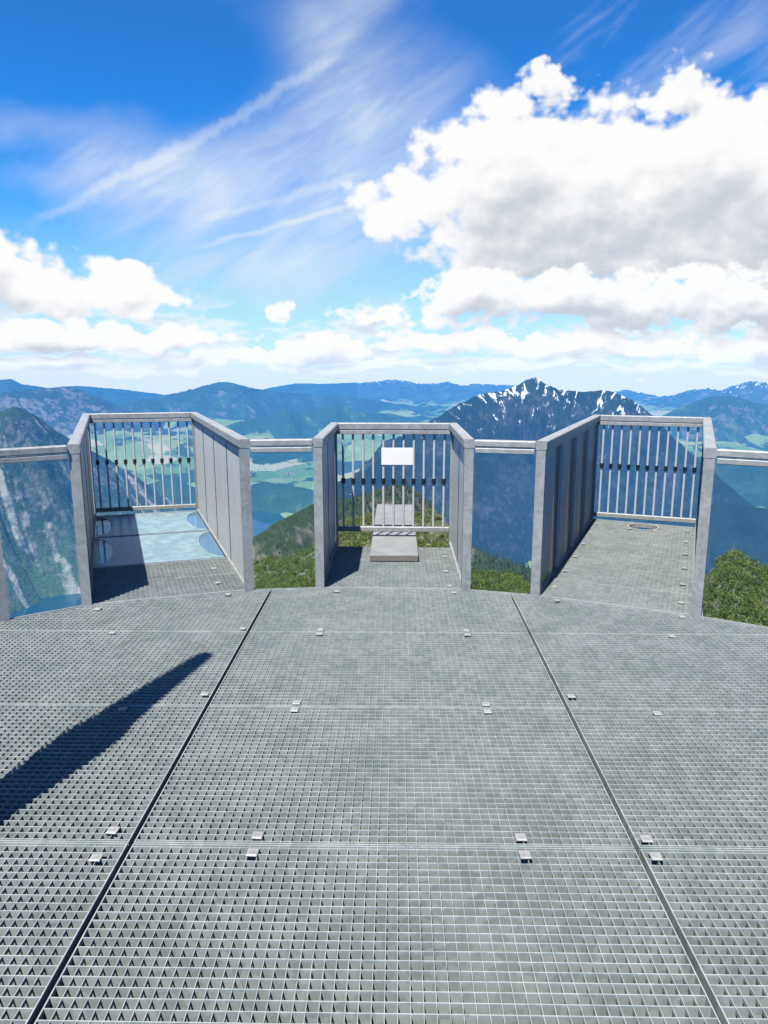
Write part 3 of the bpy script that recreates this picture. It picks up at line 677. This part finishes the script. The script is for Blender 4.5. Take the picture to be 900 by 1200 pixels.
def near_slope():
    rr = np.r_[.2, 2.0, np.linspace(4, 40, 30), np.geomspace(41, 620, 360)]; aa = np.linspace(-58, 58, 760)
    A, Q = np.meshgrid(aa, rr, indexing='ij'); Z = near_h(A, Q)
    V = np.stack([(Q * np.sin(np.radians(A))).ravel(), (Q * np.cos(np.radians(A))).ravel(), Z.ravel()], 1)
    m, t, out = material('limestone and turf'); P = position(t)
    n1 = t.noise(P, 1 / 5.0, 6, .65); n2 = t.noise(P, 1 / 1.2, 4, .6); n3 = t.noise(P, 1 / 22, 4)
    c = t.mix(t.smooth(n1, .50, .66), (.05, .075, .02), t.mix(n2, (.22, .20, .18), (.46, .43, .40)))
    c = t.mix(t.m('MULTIPLY', t.smooth(n3, .5, .65), .6), c, (.10, .085, .05))
    principled(t, out, c, .95, 0, .1, bump(t, n2, .8, .6))
    o = fast_mesh('mountainside', V, grid_faces(*A.shape), m); tag(o, kind='structure')
near_slope()
m, t, out = material('scrub foliage')
at = t.new('ShaderNodeAttribute', attribute_name='tint'); g = at.outputs['Fac']
c = t.mix(t.smooth(g, 0, .5), (.03, .055, .014), (.10, .15, .022)); c = t.mix(t.smooth(g, .5, 1), c, (.22, .26, .05))
p = principled(t, None, c, .7, 0, .2); tl = t.new('ShaderNodeBsdfTranslucent'); t.put(tl.inputs[0], c); mx = t.new('ShaderNodeMixShader'); mx.inputs[0].default_value = .25
t.l.new(p.outputs[0], mx.inputs[1]); t.l.new(tl.outputs[0], mx.inputs[2]); t.l.new(mx.outputs[0], out.inputs[0]); M['leaf'] = m
m, t, out = material('conifer foliage'); at = t.new('ShaderNodeAttribute', attribute_name='tint')
principled(t, out, t.mix(at.outputs['Fac'], (.010, .022, .010), (.045, .062, .018)), .8, 0, .1); M['conifer'] = m
m, t, out = material('grey bark'); P = position(t)
principled(t, out, t.mix(t.noise(P, 6, 4), (.20, .17, .14), (.42, .38, .33)), .85); M['bark'] = m

def leaf_quads(cen, size, tint, rng):
    n = len(cen); a = rng.normal(size=(n, 3)); a /= np.linalg.norm(a, axis=1)[:, None]; b = rng.normal(size=(n, 3)); b -= (a * b).sum(1)[:, None] * a; b /= np.linalg.norm(b, axis=1)[:, None]
    s = size[:, None] if np.ndim(size) else size
    V = np.stack([cen - a * s, cen - b * s * .55, cen + a * s, cen + b * s * .55], 1).reshape(-1, 3)
    return V, np.arange(4 * n).reshape(n, 4), np.repeat(tint, 4)
def bush_points(h, w, n, rng):          # an uneven dwarf-pine bush: several upward limbs with leaf tufts along them
    L = 7; d = rng.normal(size=(L, 3)); d[:, 2] = np.abs(d[:, 2]) + .7; d /= np.linalg.norm(d, axis=1)[:, None]; ln = rng.uniform(.55, 1.0, L)
    k = rng.integers(0, L, n); u = rng.uniform(.25, 1, n) ** .7
    p = d[k] * (ln[k] * u)[:, None] * np.array([w, w, h]) + rng.normal(size=(n, 3)) * np.array([w, w, h]) * .13
    p[:, 2] = np.maximum(p[:, 2], .03); return p, np.clip(p[:, 2] / h, 0, 1)
def polar(az, r): return r * np.sin(np.radians(az)), r * np.cos(np.radians(az))
def scrub(n, azr, rmul, leaves, seed, hmin=1.2, hmax=3.2):
    rng = np.random.default_rng(seed); VV, FF, TT, off = [], [], [], 0
    az = rng.uniform(*azr, n); rc = np.interp(az, *np.array(RC).T); r = rc * rng.uniform(*rmul, n)
    x, y = polar(az, r); keep = fbm(x / 14, y / 14, 3, 90) > .33; z = near_h(az, r)
    for i in np.nonzero(keep)[0]:
        h = rng.uniform(hmin, hmax); w = h * rng.uniform(.55, .95)
        p, hh = bush_points(h, w, leaves, rng); tint = np.clip(rng.uniform(.30, .95) + rng.normal(0, .18, leaves), 0, 1)
        v, f, tt = leaf_quads(p + np.array([x[i], y[i], z[i] - .1]), rng.uniform(.11, .27, leaves), tint, rng)
        VV.append(v); FF.append(f + off); TT.append(tt); off += len(v)
    return np.concatenate(VV), np.concatenate(FF), np.concatenate(TT)
sets = [scrub(2900, (4.5, 13.5), (.50, 1.05), 85, 1, 1.1, 2.7), scrub(4200, (19.5, 32), (.40, 1.04), 85, 2, 1.1, 2.7), scrub(1900, (-13, -3.5), (.55, 1.03), 85, 3, 1.2, 3.2), scrub(1100, (-4, 5), (.75, 1.03), 85, 4, 1.1, 2.8)]
off = 0; FF = []
for v, f, tt in sets: FF.append(f + off); off += len(v)
o = fast_mesh('dwarf_pine_scrub', np.concatenate([s[0] for s in sets]), np.concatenate(FF), M['leaf'], smooth=False, cols=np.concatenate([s[2] for s in sets]))
tag(o, 'yellow-green dwarf pine scrub covering the slope below the railings', 'scrub', kind='stuff')
def dead_stems(n, azr, rmul, seed, h0=1.2, h1=3.6):
    rng = np.random.default_rng(seed); mb = MB(); az = rng.uniform(*azr, n); r = np.interp(az, *np.array(RC).T) * rng.uniform(*rmul, n); x, y = polar(az, r); z = near_h(az, r)
    for i in range(n):
        h = rng.uniform(h0, h1); w = rng.uniform(.03, .07); lx, ly = rng.normal(0, .22, 2) * h
        def limb(p, q, a, b):
            mb.hexa([(p[0] - a, p[1] - a, p[2]), (p[0] + a, p[1] - a, p[2]), (p[0] + a, p[1] + a, p[2]), (p[0] - a, p[1] + a, p[2]), (q[0] - b, q[1] - b, q[2]), (q[0] + b, q[1] - b, q[2]), (q[0] + b, q[1] + b, q[2]), (q[0] - b, q[1] + b, q[2])])
        P0 = np.array([x[i], y[i], z[i] - .2]); P1 = P0 + np.array([lx, ly, h]); limb(P0, P1, w, w * .4)
        for k in range(4):
            q = P0 + (P1 - P0) * rng.uniform(.35, .85); e = q + rng.normal(size=3) * np.array([.35, .35, .15]) * h * .6 + np.array([0, 0, .2 * h]); limb(q, e, w * .5, w * .2)
    return mb
mb = dead_stems(330, (19.5, 33), (.55, .98), 11); m2 = dead_stems(200, (-13, 5), (.8, 1.02), 12); m3 = dead_stems(30, (4.5, 10), (.6, .98), 13)
for q in (m2, m3):
    b = len(mb.v); mb.v += q.v; mb.f += [tuple(i + b for i in f) for f in q.f]
tag(mb.build('bare_scrub', M['bark']), 'bare grey stems and twigs among the dwarf pines', 'scrub', kind='stuff')
# conifers of the shoulder, a wood that reads as one mass
def conifers():
    X, Y, Z = SHG; rng = np.random.default_rng(5); V, F, T = [], [], []; off = 0
    ns, nt = X.shape; az = np.degrees(np.arctan2(X, Y)); n = 0
    for _ in range(34000):
        i = rng.integers(0, ns); j = rng.integers(0, nt)
        if not (-15 < az[i, j] < 14): continue
        x, y, z = X[i, j] + rng.normal(0, 3), Y[i, j] + rng.normal(0, 3), Z[i, j]
        if fbm(np.array([x / 70.]), np.array([y / 70.]), 3, 95)[0] < .43: continue
        if math.hypot(x, y) < 520: continue
        h = rng.uniform(3.5, 9) * rng.uniform(.7, 1.1); w = h * rng.uniform(.14, .22); tint = rng.uniform(0, 1) ** 1.4; sides = 5
        for tier in range(3):
            z0 = z + h * (.08 + .28 * tier); r0 = w * (1 - .27 * tier); z1 = z0 + h * .46
            a = rng.uniform(0, 6.28) + np.arange(sides) * 6.283 / sides; rr = r0 * rng.uniform(.6, 1.25, sides)
            V.append(np.c_[x + rr * np.cos(a), y + rr * np.sin(a), np.full(sides, z0) - rng.uniform(0, .06, sides) * h]); V.append(np.array([[x, y, z1]]))
            F += [(off + q, off + (q + 1) % sides, off + sides) for q in range(sides)]; T += [tint] * (sides + 1); off += sides + 1
    o = fast_mesh('conifer_wood', np.concatenate(V), np.array(F), M['conifer'], smooth=False, cols=np.array(T)); tag(o, 'dark conifers scattered over the rocky shoulder beyond the railings', 'wood', kind='stuff')
conifers()

# ------------------------------------------------------------------ the air
def haze():
    m, t, out = material('mountain haze'); pv = t.new('ShaderNodeVolumePrincipled')
    pv.inputs['Color'].default_value = (.09, .44, 1.0, 1); pv.inputs['Density'].default_value = HAZE_D; pv.inputs['Anisotropy'].default_value = -.3
    t.l.new(pv.outputs[0], out.inputs['Volume'])
    mb = MB(); mb.box(-20000, 20000, -1500, 28000, -1760, 120); o = mb.build('haze', m); tag(o, 'pale blue mountain haze filling the valley air', 'haze', kind='stuff')
HAZE_D = 4.8e-5
haze()

# ------------------------------------------------------------------ the sky
def sky():
    w = bpy.data.worlds.new('World'); scn.world = w; w.use_nodes = True; w.node_tree.nodes.clear(); t = NT(w.node_tree)
    w.cycles.sampling_method = 'MANUAL'; w.cycles.sample_map_resolution = 256
    out = t.new('ShaderNodeOutputWorld'); bg = t.new('ShaderNodeBackground'); bg.inputs[1].default_value = .055; t.l.new(bg.outputs[0], out.inputs[0])
    sk = t.new('ShaderNodeTexSky', sky_type='NISHITA'); sk.sun_disc = False; sk.sun_elevation = R(SUN_EL); sk.sun_rotation = R(180 + SUN_AZ); sk.altitude = 2000; sk.air_density = 1.0; sk.dust_density = .3; sk.ozone_density = 2.0
    tc = t.new('ShaderNodeTexCoord'); sp = t.new('ShaderNodeSeparateXYZ'); t.l.new(tc.outputs['Generated'], sp.inputs[0]); x, y, z = sp.outputs
    zc = t.m('MAXIMUM', z, .004); t.l.new(t.vec(x, y, zc), sk.inputs[0])
    az = t.m('MULTIPLY', t.m('ARCTAN2', x, y), 57.29578); el = t.m('MULTIPLY', t.m('ARCSINE', z), 57.29578)
    hs = t.new('ShaderNodeHueSaturation'); hs.inputs['Saturation'].default_value = 1.3; hs.inputs['Value'].default_value = 1.0; hs.inputs['Hue'].default_value = .5; t.l.new(sk.outputs[0], hs.inputs['Color'])
    col = t.mix(1.0, hs.outputs[0], (.58, 1.55, 2.06), 'MULTIPLY')
    col = t.mix(t.smooth(el, 24.0, 46.0), col, t.mix(1.0, col, (.30, .30, .32), 'MULTIPLY'))
    # cumulus field: cloud banks by bearing and height, roughened by noise
    FAR = [  # centre sighted at (u, v); half width, height above, depth below
        (700, 255, 230, 150, 85), (600, 210, 130, 110, 120), (820, 200, 150, 110, 130), (480, 235, 60, 45, 60), (905, 230, 160, 110, 110), (1060, 240, 220, 120, 100), (640, 295, 180, 70, 38),
        (820, 300, 160, 70, 34), (-30, 300, 75, 60, 55), (60, 345, 125, 52, 28), (145, 345, 75, 36, 24), (-170, 320, 120, 70, 50)]
    NEAR = [
        (560, 350, 95, 46, 34), (700, 360, 210, 52, 26), (640, 96, 36, 24, 24), (800, 100, 40, 30, 40), (900, 362, 180, 56, 26), (1080, 360, 160, 50, 26), (60, 398, 150, 26, 16), (190, 400, 80, 24, 13), (333, 371, 24, 17, 12), (440, 373, 46, 19, 11),
        (370, 411, 80, 22, 11), (520, 402, 90, 22, 11), (700, 406, 170, 20, 11), (880, 412, 110, 26, 12), (600, 428, 100, 13, 7), (250, 426, 110, 13, 7), (60, 428, 120, 12, 7), (420, 432, 90, 11, 6), (760, 432, 80, 13, 7), (900, 436, 70, 11, 6), (160, 437, 90, 9, 5)]
    def cloud_group(BL, vs, va, fs):
        g = bpy.data.node_groups.new('cumulus', 'ShaderNodeTree')
        for nm, io in (('az', 'INPUT'), ('el', 'INPUT'), ('raw', 'OUTPUT'), ('env', 'OUTPUT')): g.interface.new_socket(nm, in_out=io, socket_type='NodeSocketFloat')
        q = NT(g); gi = q.new('NodeGroupInput'); go = q.new('NodeGroupOutput'); A, Ev = gi.outputs[0], gi.outputs[1]
        v3 = q.vec(A, q.m('MULTIPLY', Ev, 1.25), 0.0)
        wn = q.noise(v3, .22, 2, .5, out='Color', dim='2D'); ws = q.new('ShaderNodeSeparateColor'); q.l.new(wn, ws.inputs[0])
        A2 = q.m('ADD', A, q.m('MULTIPLY', q.m('SUBTRACT', ws.outputs[0], .5), 4.2)); E2 = q.m('ADD', Ev, q.m('MULTIPLY', q.m('SUBTRACT', ws.outputs[1], .5), 3.0))
        best = None
        for u, v, hw, up, dn in BL:
            a0, e0 = bearing(u, v); a1, _ = bearing(u + hw, v); _, e1 = bearing(u, v - up); _, e2 = bearing(u, v + dn)
            dx = q.m('MULTIPLY', q.m('SUBTRACT', A2, a0), 1 / abs(a1 - a0)); de = q.m('SUBTRACT', E2, e0)
            dy = q.m('MAXIMUM', q.m('MULTIPLY', de, 1 / (e1 - e0)), q.m('MULTIPLY', de, -1 / (e0 - e2)))
            r = q.m('SQRT', q.m('ADD', q.m('MULTIPLY', dx, dx), q.m('MULTIPLY', dy, dy)))
            k = q.m('MULTIPLY', q.m('SUBTRACT', 1.0, r), .6 if hw < 70 else 1.0); best = k if best is None else q.m('SMOOTH_MAX', best, k, .15)
        f1 = q.noise(v3, fs, 7, .56, dim='2D')
        vo = q.new('ShaderNodeTexVoronoi', feature='SMOOTH_F1', voronoi_dimensions='2D'); vo.inputs['Smoothness'].default_value = .55; q.l.new(v3, vo.inputs['Vector']); vo.inputs['Scale'].default_value = vs; vo.inputs['Detail'].default_value = 2.0; vo.inputs['Roughness'].default_value = .55
        raw = q.m('ADD', best, q.m('ADD', q.m('MULTIPLY', q.m('SUBTRACT', f1, .36), .72), q.m('MULTIPLY', q.m('SUBTRACT', .54, vo.outputs['Distance']), va)))
        q.l.new(raw, go.inputs[0]); q.l.new(best, go.inputs[1])
        return g
    def layer(g, lift, da):
        def cum(a, e):
            n = t.new('ShaderNodeGroup'); n.node_tree = g; t.put(n.inputs[0], a); t.put(n.inputs[1], e); return n.outputs[0], n.outputs[1]
        r0, e0 = cum(az, el); r1, _ = cum(t.m('SUBTRACT', az, da), t.m('ADD', el, da * 2.2)); _, r2 = cum(t.m('SUBTRACT', az, .6), t.m('ADD', el, lift))
        over = t.m('ADD', t.m('MULTIPLY', t.smooth(r1, .05, 1.0), .20), t.m('MULTIPLY', t.smooth(r2, .0, .72), .78))
        rel = t.m('MULTIPLY', t.m('SUBTRACT', r0, r1), .36)
        shade = t.smooth(t.m('ADD', t.m('SUBTRACT', 1.0, t.m('MULTIPLY', over, .62)), rel), .15, 1.0)
        return t.smooth(r0, -.03, .27), t.mix(shade, (6.0, 6.45, 7.05), (10.3, 10.25, 10.2))
    D, cc = layer(cloud_group(FAR, .40, .44, .38), 3.6, .4)
    D2, cc2 = layer(cloud_group(NEAR, .62, .46, .55), 1.5, .25)
    # cirrus veil and old contrails
    v2 = t.vec(t.m('ADD', t.m('MULTIPLY', az, .87), t.m('MULTIPLY', el, .5)), t.m('SUBTRACT', t.m('MULTIPLY', el, .87), t.m('MULTIPLY', az, .5)), 0.0)
    st = t.scale(v2, (.06, .26, 1)); ci = t.noise(st, 1.0, 6, .58, .25, dim='2D'); patch = t.noise(t.vec(az, el, 3.0), .085, 2, dim='2D')
    wobn = t.noise(t.vec(az, el, 1.0), .45, 5, .6, dim='2D')
    def band(u0, v0, u1, v1, wd, amt, soft=1.0):
        a0, e0 = bearing(u0, v0); a1, e1 = bearing(u1, v1); L = math.hypot(a1 - a0, e1 - e0); dx, dy = (a1 - a0) / L, (e1 - e0) / L
        pa = t.m('SUBTRACT', az, a0); pe = t.m('SUBTRACT', el, e0)
        al = t.m('ADD', t.m('MULTIPLY', pa, dx), t.m('MULTIPLY', pe, dy)); ac = t.m('SUBTRACT', t.m('MULTIPLY', pe, dx), t.m('MULTIPLY', pa, dy))
        wob = t.m('MULTIPLY', t.m('SUBTRACT', wobn, .5), 1.3 * soft)
        dd = t.m('ABSOLUTE', t.m('ADD', ac, wob)); b = t.smooth(dd, wd, wd * .05)
        ends = t.m('MULTIPLY', t.smooth(al, -1.0, 2.5), t.smooth(al, L + 1.2, L - 2.5))
        return t.m('MULTIPLY', t.m('MULTIPLY', b, ends), amt)
    cir = t.m('MULTIPLY', t.smooth(ci, .40, .75), t.smooth(patch, .36, .62))
    a0, e0 = bearing(345, 190); veil = t.smooth(t.m('ADD', t.m('MULTIPLY', t.m('POWER', t.m('MULTIPLY', t.m('SUBTRACT', az, a0), 1 / 17.), 2.0), 1.0), t.m('POWER', t.m('MULTIPLY', t.m('SUBTRACT', el, e0), 1 / 10.), 2.0)), 1.3, .1)
    a0, e0 = bearing(150, 60); clear = t.smooth(t.m('ADD', t.m('POWER', t.m('MULTIPLY', t.m('SUBTRACT', az, a0), 1 / 13.), 2.0), t.m('POWER', t.m('MULTIPLY', t.m('SUBTRACT', el, e0), 1 / 6.), 2.0)), .35, 1.25)
    fine = t.noise(t.scale(v2, (.12, .5, 1)), 1.0, 6, .6, .2, dim='2D')
    cir = t.m('ADD', t.m('MULTIPLY', cir, .35), t.m('MULTIPLY', veil, t.lin(fine, .25, .75, .26, .66)))
    cir = t.m('MULTIPLY', t.m('MULTIPLY', cir, clear), t.smooth(el, 50.0, 28.0))
    for b in (band(30, 265, 400, 62, .6, .26), band(225, 262, 430, 203, .5, .20, .6), band(230, 290, 425, 236, .30, .30, .5), band(-40, 140, 190, 150, 1.6, .16), band(-20, 205, 120, 215, 1.4, .14)):
        cir = t.m('ADD', cir, b)
    col = t.mix(t.m('MINIMUM', cir, .85), col, (8.3, 8.9, 9.6))
    pre = col
    col = t.mix(t.m('MULTIPLY', t.smooth(el, 13.0, -.6), .80), pre, (6.3, 7.9, 9.5))
    col = t.mix(t.smooth(el, 1.6, -.8), col, (7.0, 8.35, 9.3))
    # thin banks of far cloud, foreshortened towards the horizon
    fl = t.noise(t.vec(t.m('MULTIPLY', az, .16), t.m('DIVIDE', 16.0, t.m('ADD', t.m('MAXIMUM', el, -1.6), 2.6)), 0.0), 1.0, 6, .58, .3, dim='2D')
    bank = t.m('MULTIPLY', t.smooth(fl, .43, .60), t.m('MULTIPLY', t.smooth(el, 6.0, 2.5), t.smooth(el, -1.5, 1.2)))
    col = t.mix(t.m('MULTIPLY', bank, .8), col, t.mix(t.smooth(fl, .50, .72), (10.2, 10.1, 10.0), (7.0, 7.6, 8.3)))
    col = t.mix(t.m('MULTIPLY', D, t.smooth(el, -1.2, 2.0, .25, 1.0)), col, cc)
    col = t.mix(t.m('MULTIPLY', D2, t.smooth(el, -1.4, 1.8, .35, .97)), col, cc2)
    # the lowest degrees are seen through the whole depth of the valley air, so the sky behind it is that much brighter
    path = t.m('MINIMUM', t.m('DIVIDE', 118.4, t.m('MAXIMUM', z, .001)), t.m('DIVIDE', 28000.0, t.m('MAXIMUM', y, .85)))
    path = t.m('MULTIPLY', path, t.smooth(y, .45, .8))
    T = t.m('POWER', 2.71828, t.m('MULTIPLY', path, -HAZE_D))
    hz = t.m('SUBTRACT', t.m('DIVIDE', 1.0, T), 1.0)
    gain = t.new('ShaderNodeVectorMath', operation='SCALE'); t.l.new(col, gain.inputs[0]); t.put(gain.inputs['Scale'], t.m('DIVIDE', 1.0, T))
    air = t.new('ShaderNodeVectorMath', operation='SCALE'); air.inputs[0].default_value = (.6, 3.3, 7.8); t.put(air.inputs['Scale'], hz)
    df = t.new('ShaderNodeVectorMath', operation='SUBTRACT'); t.l.new(gain.outputs[0], df.inputs[0]); t.l.new(air.outputs[0], df.inputs[1])
    mxv = t.new('ShaderNodeVectorMath', operation='MAXIMUM'); t.l.new(df.outputs[0], mxv.inputs[0]); mxv.inputs[1].default_value = (.3, .3, .3)
    col = t.mix(t.smooth(el, -2.2, -5.0), mxv.outputs[0], (.5, .7, .9))
    t.l.new(col, bg.inputs[0])
sky()

# ------------------------------------------------------------------ camera and render
cd = bpy.data.cameras.new('camera'); cam = bpy.data.objects.new('camera', cd); COL.objects.link(cam)
cam.location = (0, 0, EYE); cam.rotation_euler = (R(90) - PITCH, 0, YAW)
cd.sensor_fit = 'VERTICAL'; cd.sensor_height = 36; cd.lens = 36 * FPX / 1200; cd.clip_start = .05; cd.clip_end = 80000
scn.camera = cam
scn.render.engine = 'CYCLES'
cy = scn.cycles; cy.use_denoising = True; cy.max_bounces = 6; cy.diffuse_bounces = 0; cy.glossy_bounces = 2; cy.transmission_bounces = 4; cy.volume_bounces = 0; cy.transparent_max_bounces = 24
cy.sample_clamp_indirect = 4; cy.caustics_reflective = False; cy.caustics_refractive = False
scn.view_settings.view_transform = 'Standard'; scn.view_settings.look = 'None'; scn.view_settings.exposure = 0.82; scn.view_settings.gamma = 1.0
